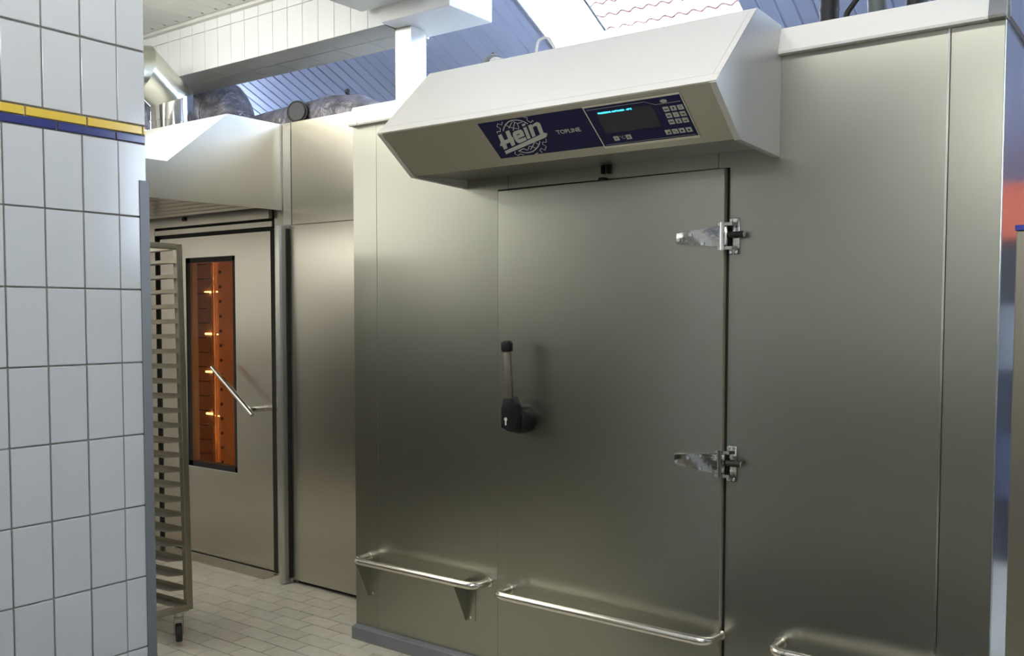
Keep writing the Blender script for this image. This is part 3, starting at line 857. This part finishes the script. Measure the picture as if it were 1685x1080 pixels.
# dark gaps and frame around the door
bx('door_seal', gasket, oven, DX1 + .001, -4.282, YO + .001, YO + .05, 0, 1.99)
bx('door_seal', gasket, oven, -5.44, DX0 - .001, YO + .012, YO + .05, 0, 1.99)
bx('door_seal', gasket, oven, -5.44, -4.290, YO + .012, YO + .05, DZ1 + .001, 1.998)
bx('bottom_seal', gasket, oven, DX0, DX1, YO + .004, YO + .05, 0.0005, DZ0 - .0005)
bx('frame_post', steel_oven, oven, -4.281, -4.118, YO + .001, YO + .08, 0, 2.12, bev=.002)
bx('frame_post', steel_oven, oven, -5.500, -5.441, YO - .012, YO + .08, 0, 2.06, bev=.002)
bx('lintel', steel_oven, oven, -5.535, -4.290, YO - .01, YO + .06, 1.999, 2.030, bev=.001)
bx('gap_strip', gasket, oven, -6.2, -4.290, YO + .02, YO + .06, 2.030, 2.043)
fa = bx('fascia', steel_oven, oven, -6.2, -4.290, YO - .03, YO + .06, 2.043, 2.30)
bm = bmesh.new(); cyl(bm, (-5.09, YO - .042, 2.085), (-5.09, YO - .03, 2.085), .013, 12)
finish('bolt', bm, gasket, fa)
bx('threshold', steel_oven, oven, -5.44, -4.255, .345, YO - .02, 0.0005, .006)
cp = bx('control_strip', blue_paint, oven, -5.95, -5.505, YO - .01, YO + .06, .35, 1.86)
cp['label'] = 'violet blue strip left of the oven door'
for z in (1.60, 1.555, 1.505, 1.46, 1.435):
    bx('mark', bin_white, cp, -5.56, -5.512, YO - .012, YO - .01, z, z + .022)
bx('side_wall', steel_oven, oven, -4.175, -4.118, YO + .081, 1.9, 0, 2.5)
# lit baking chamber
CX0, CX1, CY0, CY1, CZ0, CZ1 = -5.98, -4.46, YO + .061, 1.06, .30, 1.96
bm = bmesh.new()
box(bm, CX0, CX1, CY0, CY1, CZ0, CZ1)
for f in list(bm.faces):
    c_ = f.calc_center_median()
    if abs(c_.y - CY0) < 1e-4: bm.faces.remove(f)
cav = finish('baking_chamber', bm, cavity_mat, oven); cav['label'] = 'lit orange baking chamber'
bx('chamber_front', cavity_dark, cav, CX0, WX0 - .01, YO + .0605, YO + .066, CZ0, CZ1)
bx('air_panel', cavity_mat, cav, -5.545, -4.50, .985, .995, CZ0, CZ1)
bx('corner_post', mat('chamber_bright_edge', (.72, .60, .45), .22, 1.0), cav, -5.565, -5.548, .965, .995, CZ0, CZ1, bev=.004)
for i in range(15):
    z = .42 + i * .1015
    bx('rack_runner', cavity_dark, cav, CX0 + .005, -5.57, .93, .955, z, z + .010)
    bx('runner_lip', mat('runner_edge', (.55, .42, .30), .3, .9), cav, CX0 + .005, -5.57, .926, .93, z + .008, z + .012)
    bm = bmesh.new(); cyl(bm, (-5.485, .978, z + .05), (-5.485, .985, z + .05), .011, 10); finish('rivet', bm, cavity_dark, cav)
for x in (-5.845, -5.70):
    bx('rack_upright', cavity_dark, cav, x - .014, x + .014, .90, .92, CZ0, CZ1)
for z in (.79, 1.09, 1.36, 1.655):  # glowing marks drawn in for the streaks the lamps reflect
    bx('lamp_glint', oven_glow_m, cav, -5.745, -5.648, 1.035, 1.05, z - .007, z + .007, bev=.003)
    bx('glow_plate', oven_glow_m, cav, -5.535, -5.515, .9835, .985, z - .004, z + .004)
for z in (.55, .95, 1.35, 1.75):
    bm = bmesh.new(); cyl(bm, (-4.50, .62, z - .07), (-4.50, .62, z + .07), .012, 10)
    finish('chamber_lamp', bm, oven_lamp_m, cav, smooth=True)
# hood over the oven front
HXR, HXL = -4.1205, -6.3
prof = [(.400, 2.541), (.048, 2.541), (-.3118, 2.2506), (-.66, 2.2466), (-.66, 2.062), (.400, 2.073)]
bm = bmesh.new()
prism(bm, prof, 0, HXR - .004, HXR)
oh = finish('hood', bm, steel_hood, oven); oh['label'] = 'steel extractor hood with a sloping white lit front'
bm = bmesh.new()
def sheet(bm, p, q, x0, x1, th=.004):
    d = Vector((q[0] - p[0], q[1] - p[1])); d.normalize(); n = Vector((d.y, -d.x)) * th
    prism(bm, [p, q, (q[0] + n.x, q[1] + n.y), (p[0] + n.x, p[1] + n.y)], 0, x0, x1)
sheet(bm, prof[1], prof[0], HXL, HXR - .004); finish('hood_top', bm, steel_hood, oh)
bm = bmesh.new(); sheet(bm, prof[2], prof[1], HXL, HXR - .004); finish('hood_slope', bm, panel_white, oh)
bm = bmesh.new(); sheet(bm, prof[3], prof[2], HXL, HXR - .004); finish('hood_ledge', bm, steel_hood, oh)
bm = bmesh.new(); box(bm, HXL, HXR - .004, -.66, -.656, 2.062, 2.246); finish('hood_front', bm, steel_hood, oh)
bx('hood_edge', steel_edge, oh, HXR - .006, HXR + .002, .396, .404, 2.066, 2.545)
for i in range(9):
    y = -.60 + i * .105
    bm = bmesh.new()
    prism(bm, [(y, 2.088), (y + .085, 2.088), (y + .095, 2.100), (y + .085, 2.104), (y, 2.096)], 0, HXL, HXR - .006)
    finish('filter_slat', bm, steel_oven, oh)
bx('filter_backing', gasket, oh, HXL, HXR - .006, -.655, .39, 2.125, 2.13)

# ================================================================== STEEL HOUSING BETWEEN OVEN AND CABINET
YP = .397
hs = thing('steel_housing', (-3.84, .9, 0), 'tall plain steel housing with a vertical edge strip between oven and cabinet', 'cabinet')
bx('carcass', steel_oven, hs, -4.112, -3.18, YP + .022, 1.9, .03, 2.54)
bx('lower_panel', steel_oven, hs, -4.06, -3.20, YP, YP + .02, .022, 1.986, bev=.0012)
bx('upper_panel', steel_oven, hs, -4.046, -3.20, YP + .004, YP + .02, 1.990, 2.545, bev=.0012)
bx('upper_post', steel_edge, hs, -4.114, -4.049, YP, YP + .02, 1.990, 2.545, bev=.002)
bm = bmesh.new()
prism(bm, [(-4.117, YP + .02), (-4.117, YP - .045), (-4.109, YP - .055), (-4.084, YP - .055), (-4.076, YP - .045), (-4.072, YP + .001), (-4.06, YP + .001), (-4.06, YP + .02)], 2, .004, 1.984)
o = finish('edge_strip', bm, mat('strip_steel', (.55, .56, .54), .28, 1.0), hs, smooth=True, autosmooth=30); o['label'] = 'rounded vertical edge strip'
bx('strip_reflection', rubber, hs, -4.0715, -4.068, YP - .016, YP - .0005, .03, 1.97)  # dark strip added for the edge strip's dark reflection in the panel
bx('foot', gasket, hs, -4.05, -3.22, YP + .03, YP + .05, 0, .03)

# ================================================================== RACK TROLLEY
tr = thing('rack_trolley', (-3.99, -.77, 0), 'tall steel rack trolley on castors with many tray runners', 'trolley')
ux0, ux1, yf, yn = -3.690, -4.290, -.534, -1.010
def upr(x, y):
    return bx('upright', trolley_steel, tr, x - .015, x + .015, y - .015, y + .015, .150, 1.800, bev=.002)
for x in (ux0, ux1):
    for y in (yf, yn): upr(x, y)
for x in (ux0, ux1):
    for z0 in (.150, 1.775):
        bx('end_bar', trolley_steel, tr, x - .015, x + .015, yn + .015, yf - .015, z0, z0 + .026, bev=.002)
for y in (yf, yn):
    for z0 in (.150, 1.775):
        bx('side_bar', trolley_steel, tr, ux1 + .015, ux0 - .015, y - .013, y + .013, z0, z0 + .026, bev=.002)
run_m = {}
for side, y in ((1, yf), (-1, yn)):
    bm = bmesh.new()
    w = .045
    if side == 1: # L section: upright flange on the posts, shelf towards the middle, clipped end
        pr = [(.015, .012), (.0125, .012), (.0125, -.006), (-w, -.006), (-w, -.0085), (.015, -.0085)]
    else:
        pr = [(-p, q) for p, q in [(.015, .012), (.0125, .012), (.0125, -.006), (-w, -.006), (-w, -.0085), (.015, -.0085)]]
    pr = [(p - side * .028, q) for p, q in pr]
    prism(bm, pr, 0, -.318, .300)
    for v in bm.verts:
        if v.co.x > .2 and abs(v.co.y) > .05: v.co.x -= .035
        if v.co.x < -.2 and abs(v.co.y) > .05: v.co.x += .035
    bmesh.ops.recalc_face_normals(bm, faces=bm.faces[:])
    me = bpy.data.meshes.new('runner'); bm.to_mesh(me); bm.free(); me.materials.append(trolley_steel)
    for i in range(24):
        z = 1.7205 - i * (1.7205 - .1830) / 23
        place('runner', me, (-3.990, y, z), tr)
for x, y in ((ux0, yf), (ux0, yn), (ux1, yf), (ux1, yn)):
    cx, cy = x + (-.035 if x > -4 else .035), y + (-.03 if y > -.8 else .03)
    c = bx('castor', galv, tr, cx - .035, cx + .035, cy - .03, cy + .03, .140, .150)
    bm = bmesh.new(); cyl(bm, (cx, cy, .110), (cx, cy, .141), .024, 16); finish('swivel', bm, galv, c, smooth=True)
    ax = Vector((.52, .854, 0)); lt = Vector((-.854, .52, 0)); cc = Vector((cx, cy, 0))   # the wheel axle and the trailing direction
    def cp3(a_, l_, z_): return cc + ax * a_ + lt * l_ + Vector((0, 0, z_))
    bm = bmesh.new()
    for s_ in (-1, 1):
        q = [(-.028, .120), (.024, .120), (.016, .034), (-.004, .034)]
        A = [bm.verts.new(cp3(s_ * .0175, l_, z_)) for l_, z_ in q]; B = [bm.verts.new(cp3(s_ * .021, l_, z_)) for l_, z_ in q]
        bm.faces.new(A); bm.faces.new(B[::-1])
        for k in range(4): bm.faces.new((A[k], A[(k + 1) % 4], B[(k + 1) % 4], B[k]))
    q = [(-.021, -.028), (.021, -.028), (.021, .024), (-.021, .024)]
    A = [bm.verts.new(cp3(a_, l_, .112)) for a_, l_ in q]; B = [bm.verts.new(cp3(a_, l_, .121)) for a_, l_ in q]
    bm.faces.new(A); bm.faces.new(B[::-1])
    for k in range(4): bm.faces.new((A[k], A[(k + 1) % 4], B[(k + 1) % 4], B[k]))
    finish('fork', bm, trolley_steel, c)
    bm = bmesh.new(); tube(bm, [cp3(-.0145, .006, .0425), cp3(-.011, .006, .0425), cp3(.011, .006, .0425), cp3(.0145, .006, .0425)], [.036, .0418, .0418, .036], 22)
    finish('wheel', bm, rubber, c, smooth=True)

tr.rotation_euler = (0, math.radians(-1.4), 0); tr.location = (-3.972, -.77, .008)   # it leans a little

# ================================================================== DUCTS AND PIPES ABOVE
fl = thing('flue_pipe', (-4.838, .20, 2.545), 'shiny chrome flue pipe with an elbow on top of the oven hood', 'pipe')
R = .118
e0 = Vector((-4.838, .20, 2.735)); e1 = e0 + Vector((0, -.18, .145)); e2 = e1 + Vector((0, -.7, -.15))
EX = Vector((1, 0, 0))
def mitred(name, mt, a, b, na, nb, R):
    """a pipe length from a to b whose ends lie in planes with normals na and nb (mitre joints)."""
    d = (b - a).normalized(); n2 = d.cross(EX)
    bm = bmesh.new(); N_ = 44
    rings = []
    for c_, n_ in ((a, na), (b, nb)):
        ring = []
        for k in range(N_):
            o_ = R * (cos(2 * PI * k / N_) * EX + sin(2 * PI * k / N_) * n2)
            ring.append(bm.verts.new(c_ + o_ - d * (o_.dot(n_) / d.dot(n_))))
        rings.append(ring)
    for k in range(N_):
        bm.faces.new((rings[0][k], rings[0][(k + 1) % N_], rings[1][(k + 1) % N_], rings[1][k]))
    bm.faces.new(rings[0][::-1]); bm.faces.new(rings[1])
    return finish(name, bm, mt, fl, smooth=True)
dull = mat('dull_pipe', (.60, .60, .53), .28, 1.0)
base_ = Vector((-4.838, .20, 2.545))
da, db, dc = Vector((0, 0, 1)), (e1 - e0).normalized(), (e2 - e1).normalized()
mitred('pipe_section', chrome, base_, e0, da, (da + db).normalized(), R)
mitred('elbow', dull, e0, e1, (da + db).normalized(), (db + dc).normalized(), R)
mitred('pipe_section', dull, e1, e2, (db + dc).normalized(), dc, R)
tb('collar', chrome, fl, [(-4.838, .20, 2.600), (-4.838, .20, 2.606)], R + .004, 44)
tb('collar', chrome, fl, [(-4.838, .20, 2.655), (-4.838, .20, 2.657)], R + .0012, 44)

d1 = thing('insulated_duct', (-5.24, .9, 2.5), 'dark foil wrapped duct bend rising behind the chrome flue', 'duct')
pts = fillet([(-5.245, .9, 2.50), (-5.245, .9, 2.90), (-6.2, .9, 3.0)], .32, 12)
tb('duct_bend', insul, d1, pts, .172, 26)
for p in (3, 8):
    q, q2 = pts[p], pts[p + 1]
    dd = (q2 - q).normalized()
    tb('seam_band', insul, d1, [q, q + dd * .012], .176, 26)
d2 = thing('insulated_duct', (-4.6, .9, 2.54), 'lumpy foil wrapped duct lying behind the steel housing top', 'duct')
pts = [(-5.02, .9, 2.655), (-4.8, .9, 2.665), (-4.55, .9, 2.675), (-4.35, .9, 2.675), (-4.25, .9, 2.68), (-4.12, .9, 2.675), (-4.02, .9, 2.665), (-3.86, .9, 2.64)]
tb('duct_run', insul, d2, pts, [.112, .118, .118, .122, .13, .118, .118, .072], 22)
tb('seam_band', insul, d2, [(-4.245, .9, 2.68), (-4.225, .9, 2.68)], .134, 22)
tb('wrap_end', gasket, d2, [(-4.10, .88, 2.79), (-4.085, .85, 2.803), (-4.06, .84, 2.80)], .012, 6)
tb('branch', red_brown, d2, [(-4.435, .86, 2.695), (-4.385, .745, 2.70)], .054, 20)
tb('branch_flange', rubber, d2, [(-4.385, .745, 2.70), (-4.378, .730, 2.7005)], .066, 24)
bm = bmesh.new(); cyl(bm, (-4.378, .731, 2.7005), (-4.376, .7255, 2.7007), .053, 20); k = finish('branch_cover', bm, mat('dark_cover', (.07, .07, .075), .5), d2, smooth=True)

po = thing('steel_post', (-3.239, .48, 2.546), 'galvanised square post rising behind the cabinet corner under the white box', 'post')
bx('post', galv, po, -3.292, -3.186, .4285, .5334, 2.546, 2.917, bev=.002)
bx('edge_profile', galv, po, -3.1865, -3.182, .4257, .5361, 2.546, 2.897)

vl = thing('pipe_valve', (-2.556, .27, 2.436), 'grey rounded valve peeping over the hood', 'valve')
bm = bmesh.new()
tube(bm, [(-2.612, .30, 2.585), (-2.605, .296, 2.587), (-2.590, .288, 2.589), (-2.565, .272, 2.590), (-2.530, .25, 2.590), (-2.522, .245, 2.590)], [.006, .024, .037, .044, .044, .040], 20)
finish('valve_body', bm, grey_plastic, vl, smooth=True)
tb('valve_stub', white_cable, vl, [(-2.522, .245, 2.588), (-2.46, .21, 2.575)], [.030, .02], 16)
tb('valve_pin', red_brown, vl, [(-2.545, .26, 2.63), (-2.543, .258, 2.643)], .006, 8)
tb('valve_pipe', grey_plastic, vl, [(-2.556, .27, 2.437), (-2.556, .27, 2.57)], .022, 14)

pts = fillet([(-2.309, .25, 2.437), (-2.309, .25, 2.60), (-2.300, .25, 2.655), (-2.245, .25, 2.658), (-2.200, .25, 2.58), (-2.18, .25, 2.437)], .03, 6)
o = tb('cable_loop', white_cable, None, pts, .0055, 10); tag(o, 'white cable looping up behind the hood', 'cable')

def ribbed(name, x, y, z0, z1, r, label, lean=0.0, m=rubber):
    pts, rs = [], []
    nst = int((z1 - z0) / .008)
    for i in range(nst + 1):
        z = z0 + (z1 - z0) * i / nst
        pts.append((x + lean * (z - z0), y, z)); rs.append(r * (1.06 if i % 5 == 0 else 1.0))
    o = tb(name, m, None, pts, rs, 20)
    return tag(o, label, 'hose')
ribbed('hose', -1.128, .40, 2.4365, 3.35, .0335, 'black ribbed hose rising from the cabinet top beside the hood')
o = tb('hose', mat('grey_hose', (.13, .15, .14), .5), None, [(-.955, .40, 2.4365), (-.962, .40, 2.58), (-.975, .40, 2.72), (-1.0, .42, 3.3)], .032, 20); tag(o, 'smooth dark grey hose rising from the cabinet top', 'hose')
o = tb('cable', rubber, None, fillet([(-1.055, .33, 2.4365), (-1.045, .33, 2.55), (-1.005, .33, 2.60), (-.985, .33, 2.66), (-.99, .33, 3.2)], .04), .0095, 10); tag(o, 'thin black cable leaning against the grey hose', 'cable')
o = tb('hose', rubber, None, fillet([(-.84, .40, 2.4365), (-.835, .40, 2.56), (-.79, .40, 2.68), (-.70, .42, 3.2)], .06), .034, 18); tag(o, 'leaning black hose at the right end of the cabinet top', 'hose')

# ================================================================== RIGHT EDGE
ck = thing('steel_cupboard', (.12, -.9, 0), 'dark steel cupboard with a blue top edge at the right edge', 'cupboard')
bx('body', mat('dark_steel', (.36, .34, .28), .35, 1.0), ck, -.272, .50, -1.2, -.62, .0, 1.650, bev=.002)
bx('top_edge', mat('blue_edge', (.04, .06, .42), .4), ck, -.274, .502, -1.202, -.618, 1.650, 1.659)
# unseen crates added at the end of the aisle for the cabinet's side to mirror
pile = [['dark', 'blue', 'dark', 'white', 'dark', 'orange'], ['blue', 'dark', 'blue', 'dark', 'dark', 'orange'], ['dark', 'white', 'blue', 'dark', 'dark', 'orange']]
pm = {'dark': dark_bin, 'blue': bin_blue, 'white': bin_white, 'orange': orange_mat}
cname = {'dark': 'dark grey', 'blue': 'grey blue', 'white': 'pale grey', 'orange': 'orange'}
where = ('left', 'middle', 'right')
level = ('on the floor', 'second from floor', 'third from floor', 'fourth from floor', 'fifth from floor', 'topmost')
for ci, col in enumerate(pile):
    x = -.47 + ci * .62
    z = .001
    for li, kd in enumerate(col):
        h = .39 if li < 5 else .34
        t = thing('crate', (x + .29, 3.5, z), '%s crate, %s, %s pile added at the aisle end' % (cname[kd], level[li], where[ci]), 'crate', 'crates piled at the end of the aisle')
        bx('body', pm[kd], t, x + .014, x + .566, 3.27, 3.72, z, z + h - .034, bev=.008)
        bx('rim', pm[kd], t, x, x + .58, 3.256, 3.734, z + h - .034, z + h - .002, bev=.004)
        z += h

# ================================================================== NEIGHBOURING ROOF OUTSIDE THE ROOF WINDOW
nr = thing('neighbour_roof', (-5.5, 9.0, 0), 'sunlit red tiled roof seen through the roof window', 'roof')
pitch_r = math.radians(45)
NW, NL = .20, .42
bm = bmesh.new()
n = 8
def wave(i): 
    a = i / n
    return .028 * (sin(PI * min(a / .62, 1.0)) if a < .62 else -.55 * sin(PI * (a - .62) / .38))
topv, botv = [], []
for j, (yy, lift) in enumerate(((0.0, .030), (NL + .05, 0.0))):
    topv.append([bm.verts.new((NW * i / n, yy * cos(pitch_r) - (wave(i) + lift) * sin(pitch_r), yy * sin(pitch_r) + (wave(i) + lift) * cos(pitch_r))) for i in range(n + 1)])
    botv.append([bm.verts.new((NW * i / n, yy * cos(pitch_r) - (wave(i) + lift - .075) * sin(pitch_r), yy * sin(pitch_r) + (wave(i) + lift - .075) * cos(pitch_r))) for i in range(n + 1)])
for i in range(n):
    bm.faces.new((topv[0][i], topv[0][i + 1], topv[1][i + 1], topv[1][i]))
    bm.faces.new((botv[0][i], botv[1][i], botv[1][i + 1], botv[0][i + 1]))
    bm.faces.new((topv[0][i], botv[0][i], botv[0][i + 1], topv[0][i + 1]))
bmesh.ops.recalc_face_normals(bm, faces=bm.faces[:])
rt_me = bpy.data.meshes.new('roof_tile'); bm.to_mesh(rt_me); bm.free(); rt_me.materials.append(terracotta); rt_me.materials.append(tile_edge_shade)
for pl in rt_me.polygons:
    if pl.normal.y < -.5 and pl.normal.z < .3: pl.material_index = 1
NY0, NZ0 = 8.0, 5.30 - NL * sin(pitch_r) * 2
for r in range(9):
    for c in range(22):
        if r * 22 + c < 0: continue
        place('roof_tile', rt_me, (-8.2 + c * NW + (r % 2) * 0.0, NY0 + r * NL * cos(pitch_r) - 2 * NL * cos(pitch_r), NZ0 + r * NL * sin(pitch_r)), nr)
bm = bmesh.new()
y0, z0 = NY0 - 2 * NL * cos(pitch_r) + .02, NZ0 - .06
y1, z1 = y0 + 9.3 * NL * cos(pitch_r), z0 + 9.3 * NL * sin(pitch_r)
prism(bm, [(y0, z0), (y1, z1), (y1, z1 - .2), (y0, z0 - .2)], 0, -8.3, -3.7)
finish('roof_deck', bm, floor_grout, nr)
bx('house_wall', plaster, nr, -8.25, -3.75, y0 + .15, y0 + .4, 0, z0 + .02)

# ================================================================== UNSEEN DARK OBJECTS, ADDED TO DARKEN WHAT THE STEEL MIRRORS
dark_added = mat('dark_added_paint', (.03, .03, .026), .45, mott=.1, mscale=4)
mc = thing('added_dark_machine', (-5.9, -3.5, 0), 'dark machine block added behind the tiled wall', 'machine')  # unseen block added so the lower left steel mirrors something dark
bx('body', dark_added, mc, -6.85, -4.3, -4.4, -2.0, .12, 1.30, bev=.03)
bx('lid', dark_added, mc, -6.75, -4.4, -4.3, -2.1, 1.30, 1.42, bev=.03)
for x in (-6.7, -4.45):
    for y in (-4.25, -2.15): bx('leg', dark_added, mc, x - .06, x + .06, y - .06, y + .06, 0, .12)
wb = thing('added_work_bench', (-.6, -5.3, 0), 'long dark work bench added along the back wall', 'bench')  # unseen bench added as a dark reflection in the steel
bx('worktop', dark_added, wb, -3.6, 1.6, -6.15, -4.7, .86, .92, bev=.005)
bx('cupboard', dark_added, wb, -3.5, 1.5, -6.1, -4.8, .0, .86, bev=.005)

mt_ = thing('added_floor_mat', (-1.3, -1.9, 0), 'black rubber mat added on the floor in front of the cabinet', 'mat')  # unseen mat added to darken reflections low on the steel
bx('sheet', rubber, mt_, -2.25, -.42, -2.85, -.75, .001, .011, bev=.004)
for k in range(9):
    y = -2.75 + k * .235
    bx('rib', rubber, mt_, -2.2, -.47, y, y + .03, .011, .014, bev=.001)
